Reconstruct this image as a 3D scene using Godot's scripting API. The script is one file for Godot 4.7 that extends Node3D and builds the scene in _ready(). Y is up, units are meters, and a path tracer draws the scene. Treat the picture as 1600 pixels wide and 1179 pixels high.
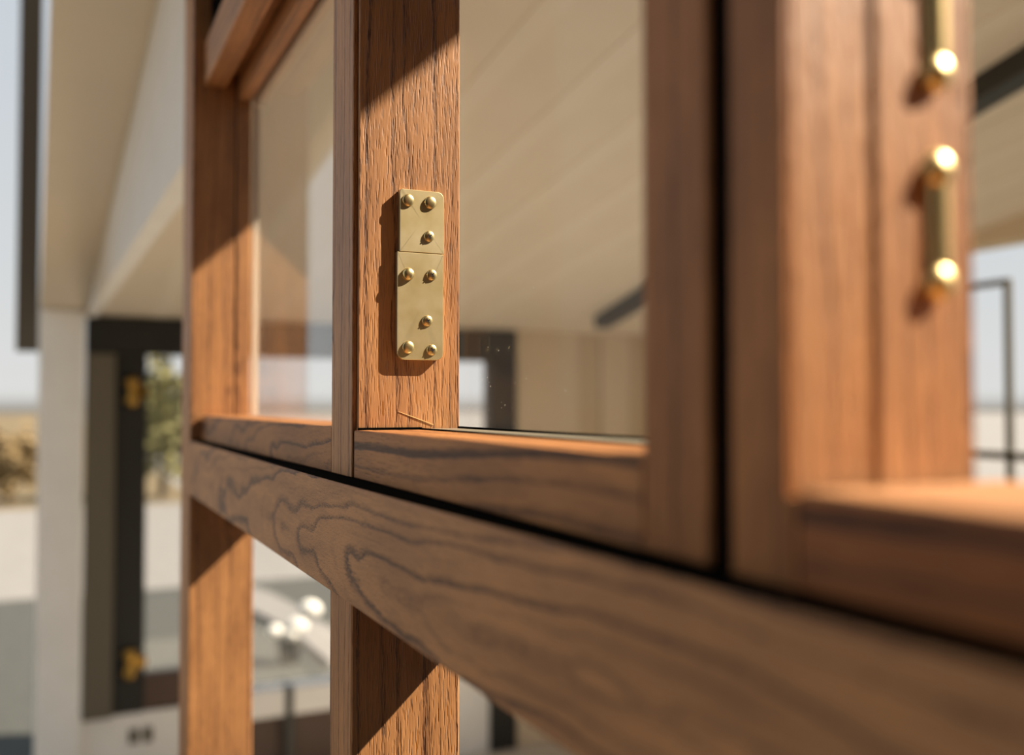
extends Node3D
# A corner of an oak window seen close up, with the porch and its glazed doors out of focus behind it.
# u runs along -Z (the rail recedes that way), the window's outer face looks to -X, y is up. Heights are given from eye level, EYE above the ground.
const EYE := 2.2
const GROUND := -2.2
const FAR := -5.6                      # plane of the porch's end wall
const SLOPE := 0.15                    # the porch ceiling rises towards the camera
const HINGE_Z := -0.6875
const POST_Z := -1.4946
const NEAR_Z := -0.2246

var M := {}
var rng := RandomNumberGenerator.new()

func _ready():
	rng.seed = 7
	setup_view()
	materials()
	build_setting()
	build_window()
	build_porch()
	build_outdoors()

# ------------------------------------------------------------------ camera, sky, sun
func setup_view():
	var cam := Camera3D.new()
	cam.name = "camera"
	add_child(cam)
	cam.position = Vector3(0, EYE, 0)
	cam.rotation = Vector3(atan(40.0 / 1500.0), deg_to_rad(-25.4), 0)
	var lens := CameraAttributesPhysical.new()
	lens.frustum_focal_length = 1500.0 * 24.0 / 1179.0
	lens.frustum_focus_distance = 0.722
	lens.exposure_aperture = 2.7
	lens.frustum_near = 0.02
	lens.frustum_far = 400.0
	cam.attributes = lens
	cam.current = true

	var env := Environment.new()
	env.background_mode = Environment.BG_SKY
	var sky := Sky.new()
	var sm := ProceduralSkyMaterial.new()
	sm.sky_top_color = Color(0.74, 0.78, 0.82)
	sm.sky_horizon_color = Color(0.85, 0.85, 0.84)
	sm.sky_curve = 0.2
	sm.ground_bottom_color = Color(0.42, 0.39, 0.34)
	sm.ground_horizon_color = Color(0.6, 0.57, 0.52)
	sm.sun_angle_max = 1.0
	sky.sky_material = sm
	env.sky = sky
	env.tonemap_mode = Environment.TONE_MAPPER_LINEAR
	env.tonemap_exposure = 1.06
	env.sdfgi_enabled = true
	env.ssao_enabled = true
	env.ssil_enabled = true
	var we := WorldEnvironment.new()
	we.name = "environment"
	we.environment = env
	add_child(we)

	var sun := DirectionalLight3D.new()
	sun.name = "sun"
	add_child(sun)
	sun.look_at_from_position(Vector3(2.8, 2.6, 1.0), Vector3.ZERO, Vector3.UP)
	sun.light_color = Color(1.0, 0.94, 0.85)
	sun.light_energy = 4.1
	sun.light_angular_distance = 0.53
	sun.shadow_enabled = true
	sun.sky_mode = DirectionalLight3D.SKY_MODE_LIGHT_ONLY

# ------------------------------------------------------------------ materials
func lin(r, g, b) -> Color:
	return Color(r, g, b).linear_to_srgb()

func plain(color: Color, rough: float, metal := 0.0) -> StandardMaterial3D:
	var m := StandardMaterial3D.new()
	m.albedo_color = color
	m.roughness = rough
	m.metallic = metal
	return m

func noise(freq: float, seed_: int, octaves := 3) -> FastNoiseLite:
	var n := FastNoiseLite.new()
	n.noise_type = FastNoiseLite.TYPE_SIMPLEX_SMOOTH
	n.frequency = freq
	n.seed = seed_
	n.fractal_octaves = octaves
	return n

# A grain picture: u runs along the board (length metres), v across it (width metres). Flat sawn boards show arches, the others straight lines with pores.
func grain(w: int, h: int, length: float, width: float, flat: bool, seed_: int, ring: float, light: Color, dark: Color, strong: float, knots := []) -> Array:
	var slow := noise(1.0, seed_, 2)
	var warp := noise(1.0, seed_ + 1, 3)
	var pore := noise(1.0, seed_ + 2, 1)
	var tone := noise(1.0, seed_ + 3, 3)
	var rgb := PackedByteArray()
	var hgt := PackedByteArray()
	rgb.resize(w * h * 3)
	hgt.resize(w * h)
	var heart := PackedFloat32Array()
	var centre := PackedFloat32Array()
	for x in w:
		var u := length * x / w
		heart.append(0.066 * (1.5 - u) + 0.010 * slow.get_noise_2d(u * 3.0, 3.0) + 0.004 * slow.get_noise_2d(u * 12.0, 13.0))
		centre.append(0.071 + 0.012 * slow.get_noise_2d(u * 2.0, 40.0))
	for y in h:
		var v := width * y / h
		for x in w:
			var u := length * x / w
			var phase: float
			if flat:
				var a: float = heart[x]
				var b: float = v - centre[x]
				phase = sqrt(a * a + b * b) / ring + 0.45 * warp.get_noise_2d(u * 6.0, v * 28.0) + 0.16 * warp.get_noise_2d(u * 35.0, v * 1300.0)
			else:
				phase = v / ring + 1.1 * slow.get_noise_2d(u * 1.6, v * 12.0) + 0.10 * warp.get_noise_2d(u * 14.0, v * 300.0)
			var spot := 0.0
			for kn in knots:
				var du: float = (u - kn.x) / 0.016
				var dv: float = (v - kn.y) / 0.006
				var e := du * du + dv * dv
				if e < 9.0:
					phase += 1.3 * exp(-0.5 * e)
					spot += kn.z * exp(-3.0 * e)
			var k: float = phase - floor(phase)
			var each: float = 0.55 + 0.45 * sin(floor(phase) * 2.4 + 1.0)       # no two years alike
			var band: float = each * smoothstep(0.0, 0.07, k) * (1.0 - smoothstep(0.08, 0.30 + 0.3 * each, k))
			var p: float = pore.get_noise_2d(u * (150.0 if flat else 48.0), v * 2300.0)
			var hole: float = smoothstep(0.34, 0.56, p + 0.42 * band - (0.05 if flat else 0.10))
			var t: float = tone.get_noise_2d(u * 5.0, v * 26.0) * 0.22 + tone.get_noise_2d(u * 30.0, v * 500.0) * 0.14
			var mixed: float = clampf(strong * band + 0.6 * hole * (0.3 + 0.7 * band) + t + 0.10 + spot, 0.0, 1.0)
			var i := (y * w + x) * 3
			rgb[i] = int(255.0 * lerpf(light.r, dark.r, mixed))
			rgb[i + 1] = int(255.0 * lerpf(light.g, dark.g, mixed))
			rgb[i + 2] = int(255.0 * lerpf(light.b, dark.b, mixed))
			hgt[y * w + x] = int(255.0 * clampf(0.86 - 0.62 * hole - 0.22 * band + 0.12 * tone.get_noise_2d(u * 40.0, v * 700.0), 0.0, 1.0))
	return [ImageTexture.create_from_image(Image.create_from_data(w, h, false, Image.FORMAT_RGB8, rgb)), ImageTexture.create_from_image(Image.create_from_data(w, h, false, Image.FORMAT_L8, hgt))]

const WOOD_LENGTH := 1.9
const WOOD_WIDTH := 0.2

func wood(pictures: Array, tint: Color, rough: float, relief: float) -> StandardMaterial3D:
	var m := plain(tint, rough)
	m.albedo_texture = pictures[0]
	m.heightmap_enabled = true
	m.heightmap_texture = pictures[1]
	m.heightmap_scale = relief
	return m

func patchy(color_a: Color, color_b: Color, rough: float, freq: float, seed_: int, scale_: float) -> StandardMaterial3D:
	var t := NoiseTexture2D.new()
	t.width = 256
	t.height = 256
	t.seamless = true
	t.noise = noise(freq, seed_, 4)
	var g := Gradient.new()
	g.set_color(0, color_a)
	g.set_color(1, color_b)
	t.color_ramp = g
	var m := plain(Color.WHITE, rough)
	m.albedo_texture = t
	m.uv1_triplanar = true
	m.uv1_world_triplanar = true
	m.uv1_scale = Vector3.ONE * scale_
	return m

func materials():
	var light := Color8(186, 131, 82)
	var dark := Color8(76, 45, 26)
	var flat := grain(2048, 512, WOOD_LENGTH, WOOD_WIDTH, true, 21, 0.0078, light, dark, 0.56)
	var straight := grain(1536, 512, WOOD_LENGTH, WOOD_WIDTH, false, 54, 0.0095, light, dark, 0.26, [Vector3(0.587, 0.055, 0.5), Vector3(0.60, 0.072, 0.25), Vector3(0.762, 0.065, 0.15), Vector3(1.0, 0.12, 0.4)])
	var streaks := grain(1024, 256, WOOD_LENGTH, WOOD_WIDTH, false, 91, 0.0125, light, dark, 1.1)
	M.flat = wood(flat, Color(1, 1, 1), 0.5, 0.02)
	M.flat_dark = wood(flat, Color(0.93, 0.9, 0.87), 0.5, 0.02)
	M.streaks = wood(streaks, Color(0.97, 0.93, 0.88), 0.5, 0.02)
	M.streaks_red = wood(streaks, Color(0.90, 0.78, 0.68), 0.5, 0.02)
	for key in ["flat", "flat_dark", "streaks", "streaks_red"]:
		M[key].metallic_specular = 0.45 if key == "flat" else 0.38
	M.straight = wood(straight, Color(1, 1, 1), 0.5, 0.045)
	M.straight_dark = wood(straight, Color(0.90, 0.84, 0.78), 0.5, 0.04)
	M.straight_dark.metallic_specular = 0.36
	M.brass = patchy(Color(0.90, 0.84, 0.68), Color(0.80, 0.72, 0.52), 0.46, 0.012, 15, 9.0)
	M.brass.metallic = 1.0
	M.brass.metallic_specular = 0.6
	M.brass_shiny = plain(Color(0.92, 0.83, 0.60), 0.32, 1.0)
	M.brass_pull = plain(Color(0.90, 0.80, 0.56), 0.40, 1.0)
	M.brass_dark = plain(Color(0.70, 0.55, 0.28), 0.3, 1.0)
	M.slot = plain(Color(0.10, 0.07, 0.04), 0.6)
	M.rubber_and_shade = plain(Color(0.02, 0.024, 0.022), 1.0)  # black of the gaskets, and of the shade painted into the gaps
	M.rubber_and_shade.metallic_specular = 0.1
	M.alu = plain(Color(0.75, 0.72, 0.64), 0.35, 0.8)
	M.glass = plain(Color(0.95, 0.97, 0.95, 0.02), 0.0)
	M.glass.transparency = BaseMaterial3D.TRANSPARENCY_ALPHA
	M.sash_glass = M.glass.duplicate()
	M.sash_glass.metallic_specular = 0.43
	M.coated_glass = M.glass.duplicate()          # a pane with an anti-reflective coat
	M.coated_glass.metallic_specular = 0.17
	M.dust = plain(Color(0.8, 0.78, 0.72), 0.9)
	M.fibre = plain(Color(0.86, 0.68, 0.42), 0.6)
	M.beige = patchy(Color(0.88, 0.83, 0.75), Color(0.90, 0.85, 0.77), 0.8, 0.02, 3, 0.6)
	M.beige_light = plain(Color(0.905, 0.86, 0.785), 0.8)
	M.beige_wall = patchy(Color(0.84, 0.77, 0.66), Color(0.86, 0.79, 0.68), 0.8, 0.02, 5, 0.6)
	M.beige_deep = plain(Color(0.80, 0.72, 0.59), 0.8)
	M.white = patchy(Color(0.92, 0.91, 0.89), Color(0.95, 0.94, 0.92), 0.75, 0.02, 6, 0.7)
	M.char = plain(Color(0.115, 0.11, 0.09), 0.55)
	M.olive = plain(Color(0.39, 0.36, 0.30), 0.6)
	M.brown = plain(Color(0.33, 0.25, 0.20), 0.6)
	M.fascia = plain(Color(0.40, 0.35, 0.28), 0.7)
	M.frame = plain(Color(0.36, 0.34, 0.29), 0.6)
	M.steel = plain(Color(0.16, 0.16, 0.14), 0.5)
	M.concrete = patchy(Color(0.47, 0.46, 0.45), Color(0.51, 0.50, 0.49), 0.9, 0.03, 8, 0.3)
	M.deck = patchy(Color(0.76, 0.73, 0.69), Color(0.80, 0.77, 0.73), 0.85, 0.03, 9, 0.4)
	M.bounce_paving = patchy(Color(0.53, 0.48, 0.42), Color(0.58, 0.53, 0.46), 0.85, 0.03, 17, 0.4)
	M.shade_plank = patchy(Color(0.20, 0.17, 0.14), Color(0.25, 0.21, 0.17), 0.8, 0.03, 14, 0.8)
	M.asphalt = patchy(Color(0.23, 0.235, 0.22), Color(0.28, 0.285, 0.27), 0.95, 0.06, 10, 0.5)
	M.field = patchy(Color(0.38, 0.33, 0.23), Color(0.44, 0.38, 0.27), 0.95, 0.05, 11, 0.1)
	M.blocker_dark = patchy(Color(0.13, 0.12, 0.11), Color(0.17, 0.15, 0.13), 0.85, 0.03, 12, 0.5)
	M.leaf_gold = plain(Color(0.50, 0.42, 0.28), 0.7)
	M.leaf_green = plain(Color(0.42, 0.44, 0.30), 0.7)
	M.leaf_olive = plain(Color(0.50, 0.48, 0.30), 0.7)
	M.bark = plain(Color(0.30, 0.24, 0.18), 0.9)
	M.petal = plain(Color(0.9, 0.89, 0.86), 0.7)
	M.clay = plain(Color(0.12, 0.12, 0.11), 0.6)

# ------------------------------------------------------------------ building blocks
func start() -> SurfaceTool:
	var st := SurfaceTool.new()
	st.begin(Mesh.PRIMITIVE_TRIANGLES)
	return st

func poly(st: SurfaceTool, pts: Array, uvs: Array, out: Vector3):
	var n: Vector3 = (pts[1] - pts[0]).cross(pts[2] - pts[0])
	if n.length() < 1e-14:
		return
	var flip := n.dot(out) > 0.0          # front faces run clockwise
	var nn := (n if flip else -n).normalized()
	for k in range(1, pts.size() - 1):
		var order := [0, k + 1, k] if flip else [0, k, k + 1]
		for i in order:
			st.set_normal(nn)
			st.set_uv(uvs[i])
			st.add_vertex(pts[i])

func uv_of(p: Vector3, n: Vector3, axis: int, off: Vector2) -> Vector2:
	var a := absf(n.x)
	var b := absf(n.y)
	var c := absf(n.z)
	var across := 0.0
	var along: float = p[axis]
	if axis == 1:
		across = p.z if a > c else p.x
		if b > a and b > c:
			along = p.x * 0.3
			across = p.z
	elif axis == 2:
		across = p.y if a > b else p.x
		if c > a and c > b:
			along = p.x * 0.3
			across = p.y
	else:
		across = p.y if c > b else p.z
		if a > b and a > c:
			along = p.z * 0.3
			across = p.y
	return Vector2(along / WOOD_LENGTH + off.x, across / WOOD_WIDTH + off.y)

# A box between lo and hi with bevelled edges, its grain along an axis. Heights from eye level.
func add_box(st: SurfaceTool, lo: Vector3, hi: Vector3, bevel := 0.0, axis := 1, off := Vector2.ZERO):
	var c := (lo + hi) / 2.0
	var h := (hi - lo) / 2.0
	var b: float = minf(bevel, minf(h.x, minf(h.y, h.z)) * 0.9)
	var lift := Vector3(0, EYE, 0)
	for ax in 3:
		var a1 := (ax + 1) % 3
		var a2 := (ax + 2) % 3
		for s in [-1.0, 1.0]:
			var n := Vector3.ZERO
			n[ax] = s
			var pts := []
			for q in [[-1, -1], [1, -1], [1, 1], [-1, 1]]:
				var p := c
				p[ax] += s * h[ax]
				p[a1] += q[0] * (h[a1] - b)
				p[a2] += q[1] * (h[a2] - b)
				pts.append(p)
			var uvs := []
			for p in pts:
				uvs.append(uv_of(p, n, axis, off))
			poly(st, pts.map(func(p): return p + lift), uvs, n)
	if b <= 0.0:
		return
	for ax in 3:
		var a1 := (ax + 1) % 3
		var a2 := (ax + 2) % 3
		for s1 in [-1.0, 1.0]:
			for s2 in [-1.0, 1.0]:
				var n := Vector3.ZERO
				n[a1] = s1
				n[a2] = s2 * 0.99
				var pts := []
				for q in [[-1, 0], [1, 0], [1, 1], [-1, 1]]:
					var p := c
					p[ax] += q[0] * (h[ax] - b)
					p[a1] += s1 * (h[a1] - (b if q[1] == 1 else 0.0))
					p[a2] += s2 * (h[a2] - (0.0 if q[1] == 1 else b))
					pts.append(p)
				var uvs := []
				for p in pts:
					uvs.append(uv_of(p, n, axis, off))
				poly(st, pts.map(func(p): return p + lift), uvs, n)
	for sx in [-1.0, 1.0]:
		for sy in [-1.0, 1.0]:
			for sz in [-1.0, 1.0]:
				var s := Vector3(sx, sy, sz)
				var pts := []
				for k in 3:
					var p := c + s * (h - Vector3.ONE * b)
					p[k] += s[k] * b
					pts.append(p)
				var uvs := []
				for p in pts:
					uvs.append(uv_of(p, s, axis, off))
				poly(st, pts.map(func(p): return p + lift), uvs, s)

# A solid between two quads of corners (four below, four above, in the same order).
func add_block(st: SurfaceTool, low: Array, high: Array):
	var lift := Vector3(0, EYE, 0)
	var mid := Vector3.ZERO
	for p in low + high:
		mid += p / 8.0
	var faces := [low, high]
	for i in 4:
		var j := (i + 1) % 4
		faces.append([low[i], low[j], high[j], high[i]])
	for f in faces:
		var fc: Vector3 = (f[0] + f[1] + f[2] + f[3]) / 4.0
		var uvs := []
		for p in f:
			uvs.append(Vector2(p.x + p.y, p.z))
		poly(st, f.map(func(p): return p + lift), uvs, fc - mid)

# A turned shape: profile of (radius, height) along an axis from a base point.
func add_lathe(st: SurfaceTool, base: Vector3, dir: Vector3, profile: Array, seg := 20, lifted := true):
	var at := base + (Vector3(0, EYE, 0) if lifted else Vector3.ZERO)
	var d := dir.normalized()
	var e1 := d.cross(Vector3.RIGHT if absf(d.x) < 0.8 else Vector3.UP).normalized()
	var e2 := d.cross(e1)
	st.set_smooth_group(1)
	for i in profile.size() - 1:
		for k in seg:
			var t0 := TAU * k / seg
			var t1 := TAU * (k + 1) / seg
			var r0: Vector3 = e1 * cos(t0) + e2 * sin(t0)
			var r1: Vector3 = e1 * cos(t1) + e2 * sin(t1)
			var p: Vector2 = profile[i]
			var q: Vector2 = profile[i + 1]
			var slope_ := Vector2(q.y - p.y, p.x - q.x).normalized()
			var prev: Vector2 = profile[i - 1] if i > 0 else p
			var next: Vector2 = profile[i + 2] if i + 2 < profile.size() else q
			var np := (slope_ + (Vector2(p.y - prev.y, prev.x - p.x).normalized() if prev != p else slope_)).normalized()
			var nq := (slope_ + (Vector2(next.y - q.y, q.x - next.x).normalized() if next != q else slope_)).normalized()
			if np.dot(slope_) < 0.8:
				np = slope_
			if nq.dot(slope_) < 0.8:
				nq = slope_
			var v := [at + r0 * p.x + d * p.y, at + r1 * p.x + d * p.y, at + r1 * q.x + d * q.y, at + r0 * q.x + d * q.y]
			var nv := [r0 * np.x + d * np.y, r1 * np.x + d * np.y, r1 * nq.x + d * nq.y, r0 * nq.x + d * nq.y]
			for tri in [[0, 1, 2], [0, 2, 3]]:
				var a: Vector3 = v[tri[0]]
				var b: Vector3 = v[tri[1]]
				var c: Vector3 = v[tri[2]]
				var gn := (b - a).cross(c - a)
				if gn.length() < 1e-16:
					continue
				var ord: Array = tri
				if gn.dot(nv[tri[0]] + nv[tri[1]] + nv[tri[2]]) > 0:
					ord = [tri[0], tri[2], tri[1]]
				for i2 in ord:
					st.set_normal(nv[i2])
					st.set_uv(Vector2(float(k) / seg, float(i)))
					st.add_vertex(v[i2])

func dome(r: float, h: float, edge: float) -> Array:
	var prof := [Vector2(r, 0.0), Vector2(r, edge)]
	for k in range(1, 8):
		var a := PI / 2 * k / 7.0
		prof.append(Vector2(r * cos(a), edge + h * sin(a)))
	return prof

func made(st: SurfaceTool, called: String, m: Material, parent: Node = self) -> MeshInstance3D:
	var o := MeshInstance3D.new()
	o.name = called
	o.mesh = st.commit()
	o.mesh.surface_set_material(0, m)
	o.cast_shadow = GeometryInstance3D.SHADOW_CASTING_SETTING_ON
	parent.add_child(o, true)
	return o

func box(called: String, m: Material, parent: Node, lo: Vector3, hi: Vector3, bevel := 0.0, axis := 1, off := Vector2.ZERO) -> MeshInstance3D:
	var st := start()
	add_box(st, lo, hi, bevel, axis, off)
	return made(st, called, m, parent)

var taken := {}

func numbered(called: String) -> String:
	if not taken.has(called):
		taken[called] = 0
		return called
	taken[called] += 1
	return "%s_%03d" % [called, taken[called]]

func tag(o: Node, label: String, category := "", group := "", kind := ""):
	o.set_meta("label", label)
	if category:
		o.set_meta("category", category)
	if group:
		o.set_meta("group", group)
	if kind:
		o.set_meta("kind", kind)

func thing(called: String, label: String, category: String, group := "") -> Node3D:
	var o := Node3D.new()
	o.name = numbered(called)
	add_child(o)
	tag(o, label, category, group)
	return o

func struct(called: String, label: String) -> Node3D:
	var o := Node3D.new()
	o.name = called
	add_child(o)
	tag(o, label, "", "", "structure")
	return o

func roof_y(z: float) -> float:
	return 0.47 + SLOPE * (z - FAR)

# ------------------------------------------------------------------ the setting
func slab(called: String, m: Material, parent: Node, x0: float, x1: float, z0: float, z1: float, thick: float, drop := 0.0) -> MeshInstance3D:
	var st := start()
	var low := []
	var high := []
	for q in [[x0, z0], [x1, z0], [x1, z1], [x0, z1]]:
		low.append(Vector3(q[0], roof_y(q[1]) - drop, q[1]))
		high.append(Vector3(q[0], roof_y(q[1]) - drop + thick, q[1]))
	add_block(st, low, high)
	return made(st, called, m, parent)

func build_setting():
	# ground: porch floor, asphalt yard, pale concrete, dry field
	var f := struct("floor", "porch floor of pale concrete and unseen dark planks added to cut bounced light")
	box("slab", M.deck, f, Vector3(-0.9, GROUND - 0.2, FAR - 0.1), Vector3(4.2, GROUND, -1.7))
	var px := -0.9
	while px < 3.2:
		box("shade_plank", M.shade_plank, f, Vector3(px, GROUND - 0.05, -1.695), Vector3(px + 0.195, GROUND, 0.85), 0.004)  # unseen dark boards, added to cut light bounced up from the floor
		px += 0.2
	var a := box("yard", M.asphalt, self, Vector3(-40, GROUND - 0.25, -12.2), Vector3(40, GROUND - 0.02, 20))
	tag(a, "grey asphalt yard around the porch", "", "", "structure")
	var pv := box("bounce_paving", M.bounce_paving, self, Vector3(-16, GROUND - 0.25, -4.2), Vector3(-0.95, GROUND - 0.005, 9))  # out of view, added to throw warm light onto the window front
	tag(pv, "unseen tan ground added to bounce warm light onto the window", "", "", "structure")
	var c := box("concrete_apron", M.concrete, self, Vector3(-60, GROUND - 0.25, -22.5), Vector3(60, GROUND - 0.01, -12.2))
	tag(c, "pale sunlit concrete beyond the asphalt", "", "", "structure")
	var lot := box("lot", M.concrete, self, Vector3(3.0, GROUND - 0.3, -220), Vector3(200, GROUND - 0.03, -22.5))
	tag(lot, "pale open lot stretching away behind the doors", "", "", "structure")
	var lot2 := box("side_lot", M.concrete, self, Vector3(40, GROUND - 0.3, -22.5), Vector3(200, GROUND - 0.03, 60))
	tag(lot2, "pale open lot beyond the side opening", "", "", "structure")
	var g := box("field", M.field, self, Vector3(-150, GROUND - 0.3, -220), Vector3(3.0, GROUND - 0.03, -22.5))
	tag(g, "dry tan field behind the concrete", "", "", "structure")

	# end wall
	var wf := struct("wall_far", "beige boarded end wall of the porch beside the dark doors")
	box("header", M.beige_wall, wf, Vector3(0.1, 0.465, FAR - 0.15), Vector3(4.2, 1.0, FAR))
	var xs := [2.685, 3.16, 3.33, 3.56, 3.84, 4.05]
	for i in xs.size() - 1:
		var proud: float = [0.0, -0.02, 0.01, -0.015, 0.0][i]
		box("board", [M.beige_wall, M.beige_deep, M.beige_wall, M.beige_deep, M.beige][i], wf, Vector3(xs[i], GROUND, FAR - 0.12), Vector3(xs[i + 1] - 0.006, 0.465, FAR + proud), 0.004)
	box("plinth", M.white, wf, Vector3(0.135, GROUND, FAR - 0.12), Vector3(1.0, -1.67, FAR + 0.0))
	box("plinth", M.brown, wf, Vector3(1.0, GROUND, FAR - 0.12), Vector3(1.62, -1.78, FAR))
	box("plinth", M.white, wf, Vector3(1.62, GROUND, FAR - 0.12), Vector3(2.5, -1.78, FAR))

	# right wall with an opening
	var wr := struct("wall_right", "beige side wall of the porch with a wide bright opening")
	box("pier", M.beige_wall, wr, Vector3(4.0, GROUND, FAR - 0.1), Vector3(4.15, 1.3, -4.3))
	box("lintel", M.beige_wall, wr, Vector3(4.0, 0.755, -4.3), Vector3(4.15, 1.6, -1.5))
	box("parapet", M.beige_wall, wr, Vector3(4.0, GROUND, -4.3), Vector3(4.15, -1.1, -1.5))
	var wn := struct("window_1", "dark steel frame standing in the bright opening of the side wall")
	box("upright", M.frame, wn, Vector3(4.02, -1.1, -3.078), Vector3(4.05, 0.585, -3.052))
	box("top_bar", M.frame, wn, Vector3(4.02, 0.555, -4.3), Vector3(4.05, 0.585, -3.078))
	box("cross_bar", M.frame, wn, Vector3(4.02, -0.265, -4.3), Vector3(4.05, -0.228, -1.5))

	# left side wall of the porch, out of the frame, seen in the glass
	var wl := struct("wall_left", "beige side wall of the porch with an open doorway")
	box("pier", M.beige, wl, Vector3(-0.36, GROUND, -4.75), Vector3(-0.28, 0.72, -4.0))
	slab("lintel", M.beige, wl, -0.36, -0.28, -4.75, -1.2, 0.5, -0.12)

	# unseen dark wall behind the camera, added to keep the shaded faces dark
	var wb := struct("blocker_wall", "unseen dark wall added behind the camera to block sky light")
	box("blocker_panel", M.blocker_dark, wb, Vector3(-3.0, GROUND, 0.85), Vector3(2.6, 3.6, 1.0))

	# ceiling: boards with battens over their joints, sloping down to the end wall
	var ce := struct("ceiling", "beige boarded porch ceiling sloping down to the end wall")
	var x := 0.215
	while x < 4.0:
		var w: float = 0.3
		slab("board", M.beige, ce, x, minf(x + w - 0.006, 4.15), FAR - 0.15, -1.62, 0.03)
		x += w
	for bx in [0.51, 0.81, 1.11, 1.41, 1.71, 2.01, 2.31, 3.21, 3.51, 3.81]:
		slab("batten", M.beige_light, ce, bx - 0.04, bx + 0.04, FAR, -1.62, 0.004, 0.004)
	var st := start()
	add_block(st, [Vector3(-0.085, roof_y(FAR), FAR - 0.15), Vector3(0.215, roof_y(FAR), FAR - 0.15), Vector3(0.215, roof_y(-1.62), -1.62), Vector3(-0.005, roof_y(-1.62), -1.62)],
		[Vector3(-0.085, roof_y(FAR) + 0.03, FAR - 0.15), Vector3(0.215, roof_y(FAR) + 0.03, FAR - 0.15), Vector3(0.215, roof_y(-1.62) + 0.03, -1.62), Vector3(-0.005, roof_y(-1.62) + 0.03, -1.62)])
	made(st, "board", M.beige, ce)
	box("canopy", M.fascia, ce, Vector3(-0.1, 1.1, -1.62), Vector3(1.16, 1.2, 0.85))
	slab("sun_blocker", M.fascia, ce, -0.005, 4.15, FAR - 0.15, -1.62, 2.0, -0.03)  # unseen mass added over the ceiling to shade the left lintel and eaves board
	var wall := start()
	var t0 := Vector3(0.142, 0.46, FAR)
	var t1 := Vector3(0.222, 0.46, -1.62)
	var side := Vector3(0.05, 0, 0)
	add_block(wall, [t0, t0 + side, t1 + side, t1], [Vector3(t0.x, roof_y(FAR) + 0.005, FAR), Vector3(t0.x + 0.05, roof_y(FAR) + 0.005, FAR), Vector3(t1.x + 0.05, roof_y(t1.z), t1.z), Vector3(t1.x, roof_y(t1.z), t1.z)])
	tag(made(wall, "trim_1", M.white), "white tapering infill board between window head and sloping ceiling", "", "", "structure")
	var barge := box("trim_2", M.fascia, self, Vector3(-0.20, 0.285, FAR - 0.35), Vector3(-0.09, 2.6, FAR - 0.2))
	tag(barge, "dark brown board hanging at the eaves against the sky", "", "", "structure")

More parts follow.
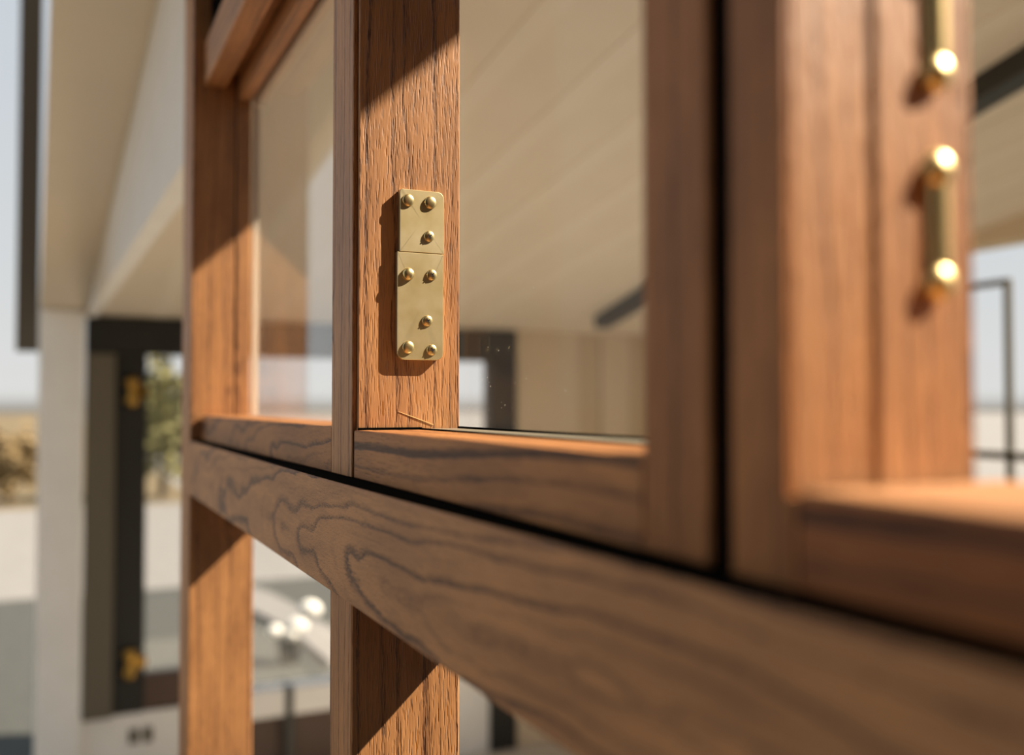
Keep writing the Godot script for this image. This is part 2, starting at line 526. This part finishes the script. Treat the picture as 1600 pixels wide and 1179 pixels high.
# ------------------------------------------------------------------ the oak window
func build_window():
	# fixed frame
	var fr := thing("window_frame", "stained oak outer frame with a long receding rail below the sashes", "window frame")
	box("rail", M.flat, fr, Vector3(0.18, -0.1355, POST_Z), Vector3(0.333, -0.0562, 0.45), 0.0012, 2, Vector2(0.87, 0.905))
	box("post", M.straight, fr, Vector3(0.18, -0.1355, -1.60), Vector3(0.2425, 0.63, POST_Z), 0.0015, 1, Vector2(0.3, 0.1))
	box("post", M.straight, fr, Vector3(0.18, GROUND, -1.60), Vector3(0.274, -0.1355, POST_Z), 0.0015, 1, Vector2(0.62, 0.42))
	box("mullion", M.straight, fr, Vector3(0.1965, GROUND, -0.7475), Vector3(0.282, -0.137, HINGE_Z), 0.0012, 1, Vector2(0.2, 0.75))
	box("mullion", M.straight, fr, Vector3(0.1965, GROUND, -0.12), Vector3(0.282, -0.137, -0.06), 0.0012, 1, Vector2(0.5, 0.35))
	box("post", M.straight, fr, Vector3(0.18, GROUND, 0.45), Vector3(0.333, 0.63, 0.55), 0.0015, 1, Vector2(0.1, 0.2))
	box("head", M.flat_dark, fr, Vector3(0.18, 0.63, -1.60), Vector3(0.30, 0.72, 0.55), 0.0015, 2, Vector2(0.9, 0.2))
	box("shadow_strip", M.rubber_and_shade, fr, Vector3(0.206, 0.545, POST_Z), Vector3(0.24, 0.63, 0.45))  # black strip painting the shadow in the gap above the sashes
	box("shadow_strip", M.rubber_and_shade, fr, Vector3(0.2005, -0.0545, -0.2615), Vector3(0.275, 0.545, -0.2506))  # stands in for the darkness of the deep gap between two sashes
	box("shadow_strip", M.rubber_and_shade, fr, Vector3(0.1818, -0.0562, POST_Z), Vector3(0.199, -0.0552, 0.45))  # painted dark band where shade lies under the sashes

	# first sash: left of the hinge
	var a := thing("window_sash", "far oak window sash whose stile carries the brass hinge plate", "window sash", "oak window sashes side by side on the rail")
	box("bottom_rail", M.flat_dark, a, Vector3(0.197, -0.0548, POST_Z + 0.002), Vector3(0.262, -0.0185, -0.7478), 0.0008, 2, Vector2(1.05, 0.62))
	var top := start()
	add_box(top, Vector3(0.197, 0.477, POST_Z + 0.002), Vector3(0.2271, 0.5435, -0.7478), 0.001, 2, Vector2(0.4, 0.3))
	add_box(top, Vector3(0.2271, 0.50, POST_Z + 0.002), Vector3(0.2462, 0.5435, -0.7478), 0.0, 2, Vector2(0.4, 0.3))
	add_box(top, Vector3(0.2462, 0.461, POST_Z + 0.002), Vector3(0.265, 0.5435, -0.7478), 0.001, 2, Vector2(0.4, 0.3))
	made(top, "top_rail", M.straight, a)
	box("stile", M.straight, a, Vector3(0.2455, -0.0555, -1.54), Vector3(0.2665, 0.5435, POST_Z), 0.001, 1, Vector2(0.5, 0.37))
	var stile := start()
	add_box(stile, Vector3(0.2008, -0.0548, -0.7475), Vector3(0.2815, 0.5435, HINGE_Z), 0.0008, 1, Vector2(0.28, 0.1))
	add_box(stile, Vector3(0.197, -0.0548, -0.7475), Vector3(0.2008, 0.5435, -0.6902), 0.0006, 1, Vector2(0.28, 0.1))
	made(stile, "stile", M.straight, a)
	box("pane", M.sash_glass, a, Vector3(0.2665, -0.0185, -1.51), Vector3(0.2705, 0.50, -0.745))
	box("bead", M.beige, a, Vector3(0.2707, -0.0185, -1.51), Vector3(0.279, 0.50, POST_Z - 0.002), 0.0005)
	box("bead", M.beige, a, Vector3(0.2707, 0.453, POST_Z), Vector3(0.279, 0.50, -0.7478), 0.0005)
	build_hinge(a)

	# second sash: from the hinge to the black joint
	var b := thing("window_sash", "middle oak window sash with clear pane right of the hinge plate", "window sash", "oak window sashes side by side on the rail")
	box("bottom_rail", M.streaks, b, Vector3(0.1975, -0.0548, -0.6855), Vector3(0.2487, -0.0200, -0.3025), 0.0007, 2, Vector2(0.55, 0.36))
	box("gasket_and_shade", M.rubber_and_shade, b, Vector3(0.2487, -0.0548, -0.6855), Vector3(0.2503, -0.0188, -0.3025))
	box("gasket_and_shade", M.rubber_and_shade, b, Vector3(0.2008, -0.0548, -0.6873), Vector3(0.2503, -0.0182, -0.6856))  # painted shade of the open gap under the hinge stile
	box("bead", M.alu, b, Vector3(0.2503, -0.0548, -0.6855), Vector3(0.279, -0.0192, -0.3025), 0.0006)
	box("gasket_and_shade", M.rubber_and_shade, b, Vector3(0.279, -0.0548, -0.6855), Vector3(0.2812, -0.0178, -0.3025))
	box("stile", M.straight_dark, b, Vector3(0.1972, -0.0548, -0.3020), Vector3(0.29, 0.5435, -0.2622), 0.0012, 1, Vector2(0.15, 0.55))
	box("top_rail", M.straight_dark, b, Vector3(0.1975, 0.477, -0.6855), Vector3(0.279, 0.5435, -0.3025), 0.001, 2, Vector2(0.55, 0.36))
	box("pane", M.coated_glass, b, Vector3(0.2814, -0.0178, -0.6860), Vector3(0.2854, 0.50, -0.3005))
	var specks := start()
	for i in 130:
		var p := Vector3(0.2811, 0.0, 0.0)
		p.y = -0.014 + 0.12 * pow(rng.randf(), 1.6)
		p.z = -0.67 + 0.22 * rng.randf()
		var r := 0.00012 + 0.0003 * pow(rng.randf(), 4.0)
		add_box(specks, p - Vector3(0.0001, r * (0.6 + rng.randf()), r), p + Vector3(0.0001, r * (0.6 + rng.randf()), r))
	made(specks, "dust", M.dust, b).set_meta("kind", "stuff")

	# third sash: nearest the camera, right edge of the picture
	var c := thing("window_sash", "nearest blurred oak window sash with two brass pulls", "window sash", "oak window sashes side by side on the rail")
	var st := start()
	add_box(st, Vector3(0.2004, -0.0550, -0.2502), Vector3(0.2337, 0.5435, NEAR_Z), 0.0006, 1, Vector2(0.72, 0.2))
	var lip := start()
	add_box(lip, Vector3(0.1972, -0.0550, -0.2502), Vector3(0.2004, 0.5435, NEAR_Z), 0.0006, 1, Vector2(0.72, 0.2))
	add_box(lip, Vector3(0.1972, -0.0550, NEAR_Z), Vector3(0.2010, -0.0275, -0.2206), 0.0, 1, Vector2(0.72, 0.2))
	made(lip, "shaded_front", M.straight_dark, c)  # thin front layer, shade put into its darker wood colour
	made(st, "stile", M.straight, c)
	box("inner_stile", M.straight, c, Vector3(0.2337, -0.0550, -0.2502), Vector3(0.259, 0.5435, NEAR_Z + 0.0012), 0.001, 1, Vector2(0.35, 0.62))
	box("outer_stile", M.straight, c, Vector3(0.2594, -0.0550, -0.2502), Vector3(0.2805, 0.5435, NEAR_Z - 0.0010), 0.001, 1, Vector2(0.55, 0.8))
	box("bottom_rail", M.streaks_red, c, Vector3(0.1975, -0.0550, -0.2204), Vector3(0.285, -0.0272, 0.40), 0.001, 2, Vector2(0.25, 0.36))
	box("lit_top", M.straight, c, Vector3(0.1982, -0.0272, -0.2204), Vector3(0.285, -0.0258, 0.40), 0.0004, 2, Vector2(0.4, 0.5))  # paler layer that paints sunlight onto the top of the bottom rail
	box("top_rail", M.straight_dark, c, Vector3(0.1975, 0.477, NEAR_Z + 0.0015), Vector3(0.28, 0.5435, 0.40), 0.001, 2, Vector2(0.25, 0.7))
	box("stile", M.straight_dark, c, Vector3(0.1975, -0.0550, 0.40), Vector3(0.28, 0.5435, 0.445), 0.001, 1, Vector2(0.1, 0.4))
	for y in [0.0395, 0.1085]:
		build_pull(c, y)

	# a loose fibre at the foot of the hinge stile
	var fb := start()
	var p0 := Vector3(0.2323, -0.0065, HINGE_Z + 0.0002)
	var p1 := Vector3(0.2600, -0.0165, HINGE_Z + 0.0004)
	add_lathe(fb, p0, p1 - p0, [Vector2(0.00018, 0.0), Vector2(0.0003, 0.015), Vector2(0.00022, (p1 - p0).length())], 6)
	tag(made(fb, "wood_fibre", M.fibre), "thin golden fibre lying across the foot of the hinge stile", "fibre")

# A plate with rounded corners: outline in x and y, given thickness towards +z.
func rounded_plate(x0: float, x1: float, y0: float, y1: float, z0: float, z1: float, corners: Array) -> SurfaceTool:
	var st := start()
	var lift := Vector3(0, EYE, 0)
	var out := []
	var cs := [[x1, y1, 0.0, -1, -1], [x0, y1, 0.5, 1, -1], [x0, y0, 1.0, 1, 1], [x1, y0, 1.5, -1, 1]]
	for i in 4:
		var r: float = corners[i]
		for k in 7:
			var t: float = PI * float(cs[i][2]) + PI / 2 * k / 6.0
			out.append(Vector2(cs[i][0] + cs[i][3] * r + r * cos(t), cs[i][1] + cs[i][4] * r + r * sin(t)))
	var mid := Vector2((x0 + x1) / 2, (y0 + y1) / 2)
	var ch := 0.0004
	for i in out.size():
		var p: Vector2 = out[i]
		var q: Vector2 = out[(i + 1) % out.size()]
		if p.distance_to(q) < 1e-7:
			continue
		var e := q - p
		var n := Vector2(e.y, -e.x).normalized()
		var pi := p - n * ch
		var qi := q - n * ch
		var uv := [Vector2.ZERO, Vector2.RIGHT, Vector2.ONE]
		poly(st, [Vector3(mid.x, mid.y, z1) + lift, Vector3(pi.x, pi.y, z1) + lift, Vector3(qi.x, qi.y, z1) + lift], uv, Vector3.BACK)
		poly(st, [Vector3(mid.x, mid.y, z0) + lift, Vector3(p.x, p.y, z0) + lift, Vector3(q.x, q.y, z0) + lift], uv, Vector3.FORWARD)
		var uv4 := [Vector2.ZERO, Vector2.RIGHT, Vector2.ONE, Vector2.DOWN]
		poly(st, [Vector3(p.x, p.y, z0) + lift, Vector3(q.x, q.y, z0) + lift, Vector3(q.x, q.y, z1 - ch) + lift, Vector3(p.x, p.y, z1 - ch) + lift], uv4, Vector3(n.x, n.y, 0))
		poly(st, [Vector3(p.x, p.y, z1 - ch) + lift, Vector3(q.x, q.y, z1 - ch) + lift, Vector3(qi.x, qi.y, z1) + lift, Vector3(pi.x, pi.y, z1) + lift], uv4, Vector3(n.x, n.y, 1))
	return st

func build_hinge(parent: Node):
	var h := Node3D.new()
	h.name = "hinge_plate"
	parent.add_child(h)
	h.set_meta("label", "brass hinge plate of two leaves with rivets and screws")
	var z := HINGE_Z
	made(rounded_plate(0.2312, 0.2665, 0.1137, 0.1610, z, z + 0.0048, [0.0050, 0.0022, 0.0003, 0.0003]), "leaf", M.brass, h)
	made(rounded_plate(0.2293, 0.2662, 0.0325, 0.1133, z, z + 0.0048, [0.0003, 0.0003, 0.0058, 0.0058]), "leaf", M.brass, h)
	var zt := z + 0.0048
	for r in [[0.2376, 0.1525, 0.0046, 0.0016], [0.2553, 0.1522, 0.0048, 0.0018], [0.2378, 0.0968, 0.0047, 0.0028], [0.2379, 0.0418, 0.0047, 0.0018]]:
		var st := start()
		add_lathe(st, Vector3(r[0], r[1], zt), Vector3.BACK, dome(r[2], r[3], 0.0005), 24)
		made(st, "rivet", M.brass_shiny, h)
	for s in [[0.2544, 0.1264, 0.6], [0.2566, 0.0972, 0.8], [0.2531, 0.0622, 0.5], [0.2567, 0.0402, 0.2]]:
		var st := start()
		add_lathe(st, Vector3(s[0], s[1], zt), Vector3.BACK, dome(0.0042, 0.0016, 0.0003), 24)
		var o := made(st, "screw", M.brass_shiny, h)
		var cut := start()
		for k in 2:
			var ang: float = s[2] + k * PI / 2
			var d := Vector3(cos(ang), sin(ang), 0)
			var w := Vector3(-sin(ang), cos(ang), 0)
			var b := Vector3(s[0], s[1], zt + 0.0008)
			var up := Vector3(0, 0, 0.0013)
			var low := [b - d * 0.0019 - w * 0.0004, b + d * 0.0019 - w * 0.0004, b + d * 0.0019 + w * 0.0004, b - d * 0.0019 + w * 0.0004]
			var high := low.map(func(p): return p + up)
			add_block(cut, low, high)
		cut.set_material(M.slot)
		cut.commit(o.mesh)
		o.mesh.surface_set_material(1, M.slot)

func build_pull(parent: Node, y: float):
	var h := Node3D.new()
	h.name = "pull_handle"
	parent.add_child(h, true)
	h.set_meta("label", "small polished brass bar pull with round ends")
	var z := NEAR_Z
	var x := 0.2605
	var bar := start()
	add_lathe(bar, Vector3(x + 0.001, y, z - 0.0002), Vector3.UP, [Vector2(0.0, 0.0), Vector2(0.0046, 0.0), Vector2(0.0046, 0.037), Vector2(0.0, 0.037)], 24)
	made(bar, "bar", M.brass_pull, h)
	for yy in [y, y + 0.037]:
		var st := start()
		add_lathe(st, Vector3(x, yy, z - 0.001), Vector3.BACK, [Vector2(0.0062, 0.0), Vector2(0.0064, 0.002), Vector2(0.0056, 0.0046), Vector2(0.0036, 0.0062), Vector2(0.0, 0.0068)], 24)
		made(st, "foot", M.brass_pull, h)

# ------------------------------------------------------------------ porch: doors, column, beam, plant
func build_porch():
	var d := struct("door_1", "dark framed glazed doors in the far end wall of the porch")
	var z := FAR
	box("head", M.char, d, Vector3(0.142, 0.265, z - 0.1), Vector3(2.682, 0.465, z + 0.03), 0.004)
	box("jamb", M.olive, d, Vector3(0.142, -1.67, z - 0.1), Vector3(0.288, 0.265, z + 0.05), 0.004)
	box("jamb", M.char, d, Vector3(2.50, GROUND, z - 0.1), Vector3(2.682, 0.265, z + 0.03), 0.004)
	box("stile", M.char, d, Vector3(0.290, -1.67, z - 0.06), Vector3(0.448, 0.263, z + 0.01), 0.004)
	var br := box("bottom_rail", M.brown, d, Vector3(0.448, -1.665, z - 0.06), Vector3(1.0, -1.47, z + 0.01), 0.004)
	br.set_meta("label", "reddish brown bottom rail of the door")
	box("sill", M.white, d, Vector3(1.0, -1.78, z - 0.1), Vector3(2.50, -1.63, z + 0.06), 0.006)
	box("pane", M.glass, d, Vector3(0.448, -1.47, z - 0.03), Vector3(1.0, 0.263, z - 0.024))
	box("pane", M.glass, d, Vector3(1.003, -1.63, z - 0.03), Vector3(2.50, 0.263, z - 0.024))
	for y in [0.06, -1.40]:
		var hg := Node3D.new()
		hg.name = "door_hinge"
		d.add_child(hg, true)
		hg.set_meta("label", "brass door hinge with ball tips")
		var st := start()
		add_lathe(st, Vector3(0.372, y - 0.085, z + 0.03), Vector3.UP, [Vector2(0.0, 0.0), Vector2(0.032, 0.012), Vector2(0.04, 0.04), Vector2(0.024, 0.066), Vector2(0.022, 0.104), Vector2(0.04, 0.13), Vector2(0.032, 0.158), Vector2(0.0, 0.17)], 16)
		made(st, "knuckle", M.brass_dark, hg)
		box("leaf", M.brass_dark, hg, Vector3(0.39, y - 0.03, z + 0.01), Vector3(0.46, y + 0.03, z + 0.02), 0.003)
	var vent := thing("floor_vent", "small grey vent grille low on the white plinth under the doors", "vent")
	for vx in [0.375, 0.445]:
		box("slot", M.olive, vent, Vector3(vx, -1.835, z + 0.0), Vector3(vx + 0.05, -1.755, z + 0.006))

	var col := thing("porch_column", "square white porch column left of the dark doors", "column")
	box("shaft", M.white, col, Vector3(-0.083, GROUND + 0.12, FAR - 0.12), Vector3(0.134, 0.49, FAR + 0.06), 0.006)
	box("base", M.white, col, Vector3(-0.095, GROUND, FAR - 0.13), Vector3(0.14, GROUND + 0.12, FAR + 0.08), 0.006)

	var beam := start()
	var p0 := Vector3(3.06, roof_y(-5.15), -5.15)
	var p1 := Vector3(2.53, roof_y(-1.64), -1.64)
	var wv := Vector3(0.05, 0, 0)
	var dn := Vector3(0, -0.075, 0)
	add_block(beam, [p0 - wv + dn, p0 + wv + dn, p1 + wv + dn, p1 - wv + dn], [p0 - wv, p0 + wv, p1 + wv, p1 - wv])
	var bo := made(beam, "ceiling_track", M.steel)
	tag(bo, "dark straight track fixed under the sloping beige ceiling", "ceiling track")

	box("post", M.steel, d, Vector3(1.20, GROUND, FAR + 0.001), Vector3(1.245, -1.62, FAR + 0.07))

	# white flowers in a dark pot out in the yard behind the doors
	var zs := -8.3
	var xs := 1.83
	var plant := thing("potted_flower", "white flowers in a black pot on the asphalt behind the doors", "potted plant")
	var pot := start()
	add_lathe(pot, Vector3(xs, GROUND - 0.02, zs), Vector3.UP, [Vector2(0.0, 0.0), Vector2(0.08, 0.0), Vector2(0.11, 0.2), Vector2(0.10, 0.2), Vector2(0.0, 0.17)], 16)
	made(pot, "pot", M.clay, plant)
	var heads := [[-0.12, 0.26, 0.0, 0.07], [0.06, 0.30, 0.04, 0.09], [0.18, 0.42, 0.0, 0.10], [0.0, 0.24, 0.06, 0.07]]
	for q in heads:
		var fl := start()
		var cen := Vector3(xs + q[0], GROUND + q[1], zs + q[2])
		var prof := []
		for k in 7:
			var t := PI * k / 6.0
			prof.append(Vector2(q[3] * sin(t), -q[3] * cos(t) * 0.75))
		add_lathe(fl, cen, Vector3(0.2, 1, 0.1), prof, 10)
		made(fl, "flower", M.petal, plant)
	var stems := start()
	for q in heads:
		var b0 := Vector3(xs, GROUND + 0.15, zs)
		var b1 := Vector3(xs + q[0], GROUND + q[1], zs + q[2])
		add_lathe(stems, b0, b1 - b0, [Vector2(0.008, 0.0), Vector2(0.006, (b1 - b0).length())], 6)
	made(stems, "stem", M.leaf_green, plant)

	# a pale kerb curving through the yard
	var kerb := start()
	var outer := [Vector2(2.05, -11.9), Vector2(2.26, -11.2), Vector2(2.36, -10.3), Vector2(2.42, -9.2), Vector2(2.40, -8.2)]
	var inner := [Vector2(1.70, -11.2), Vector2(1.90, -10.3), Vector2(2.0, -9.7), Vector2(2.08, -8.95), Vector2(2.1, -8.0)]
	for i in 4:
		var q := [outer[i], outer[i + 1], inner[i + 1], inner[i]]
		add_block(kerb, q.map(func(p): return Vector3(p.x, GROUND - 0.05, p.y)), q.map(func(p): return Vector3(p.x, GROUND + 0.03, p.y)))
	tag(made(kerb, "kerb", M.concrete), "pale curved kerb on the asphalt behind the doors", "kerb")

# ------------------------------------------------------------------ shrubs beyond the yard
func shrub(called: String, label: String, group: String, at: Vector3, size: Vector3, m: Material, count: int):
	var o := thing(called, label, "tree" if called == "tree" else "shrub", group)
	var tr := start()
	add_lathe(tr, Vector3(at.x, GROUND - 0.05, at.z), Vector3.UP, [Vector2(0.09, 0.0), Vector2(0.06, size.y * 0.5), Vector2(0.0, size.y * 0.6)], 8)
	made(tr, "trunk", M.bark, o)
	var st := start()
	for i in count:
		var v := Vector3(rng.randfn(), rng.randfn(), rng.randfn()).normalized() * pow(rng.randf(), 0.4)
		var lump := 0.75 + 0.25 * sin(v.x * 7.0 + at.x) * cos(v.y * 6.0 + at.z)
		var c := Vector3(at.x, GROUND + size.y * 0.53 + EYE, at.z) + v * lump * Vector3(size.x, size.y * 0.52, size.z)
		var n := Vector3(rng.randfn(), rng.randfn(), rng.randfn()).normalized()
		var e1 := n.cross(Vector3.UP).normalized() * 0.13
		var e2 := n.cross(e1).normalized() * 0.09
		poly(st, [c - e1, c + e2, c + e1, c - e2], [Vector2.ZERO, Vector2.RIGHT, Vector2.ONE, Vector2.DOWN], n)
	made(st, "foliage", m, o)

func build_outdoors():
	shrub("shrub", "golden dry shrub at the left edge below the sky", "shrubs behind the concrete", Vector3(-2.3, 0, -24.5), Vector3(1.1, 1.5, 0.9), M.leaf_gold, 900)
	shrub("shrub", "golden brown shrub close beside the white column", "shrubs behind the concrete", Vector3(-0.9, 0, -24.0), Vector3(0.8, 1.8, 0.8), M.leaf_gold, 800)
	shrub("tree", "olive green tree seen through the left glass of the dark doors", "", Vector3(2.3, 0, -24.0), Vector3(1.1, 3.6, 1.1), M.leaf_olive, 1600)
	shrub("shrub", "low green shrub right of the olive tree", "shrubs behind the concrete", Vector3(5.4, 0, -24.5), Vector3(1.0, 1.7, 0.9), M.leaf_green, 800)
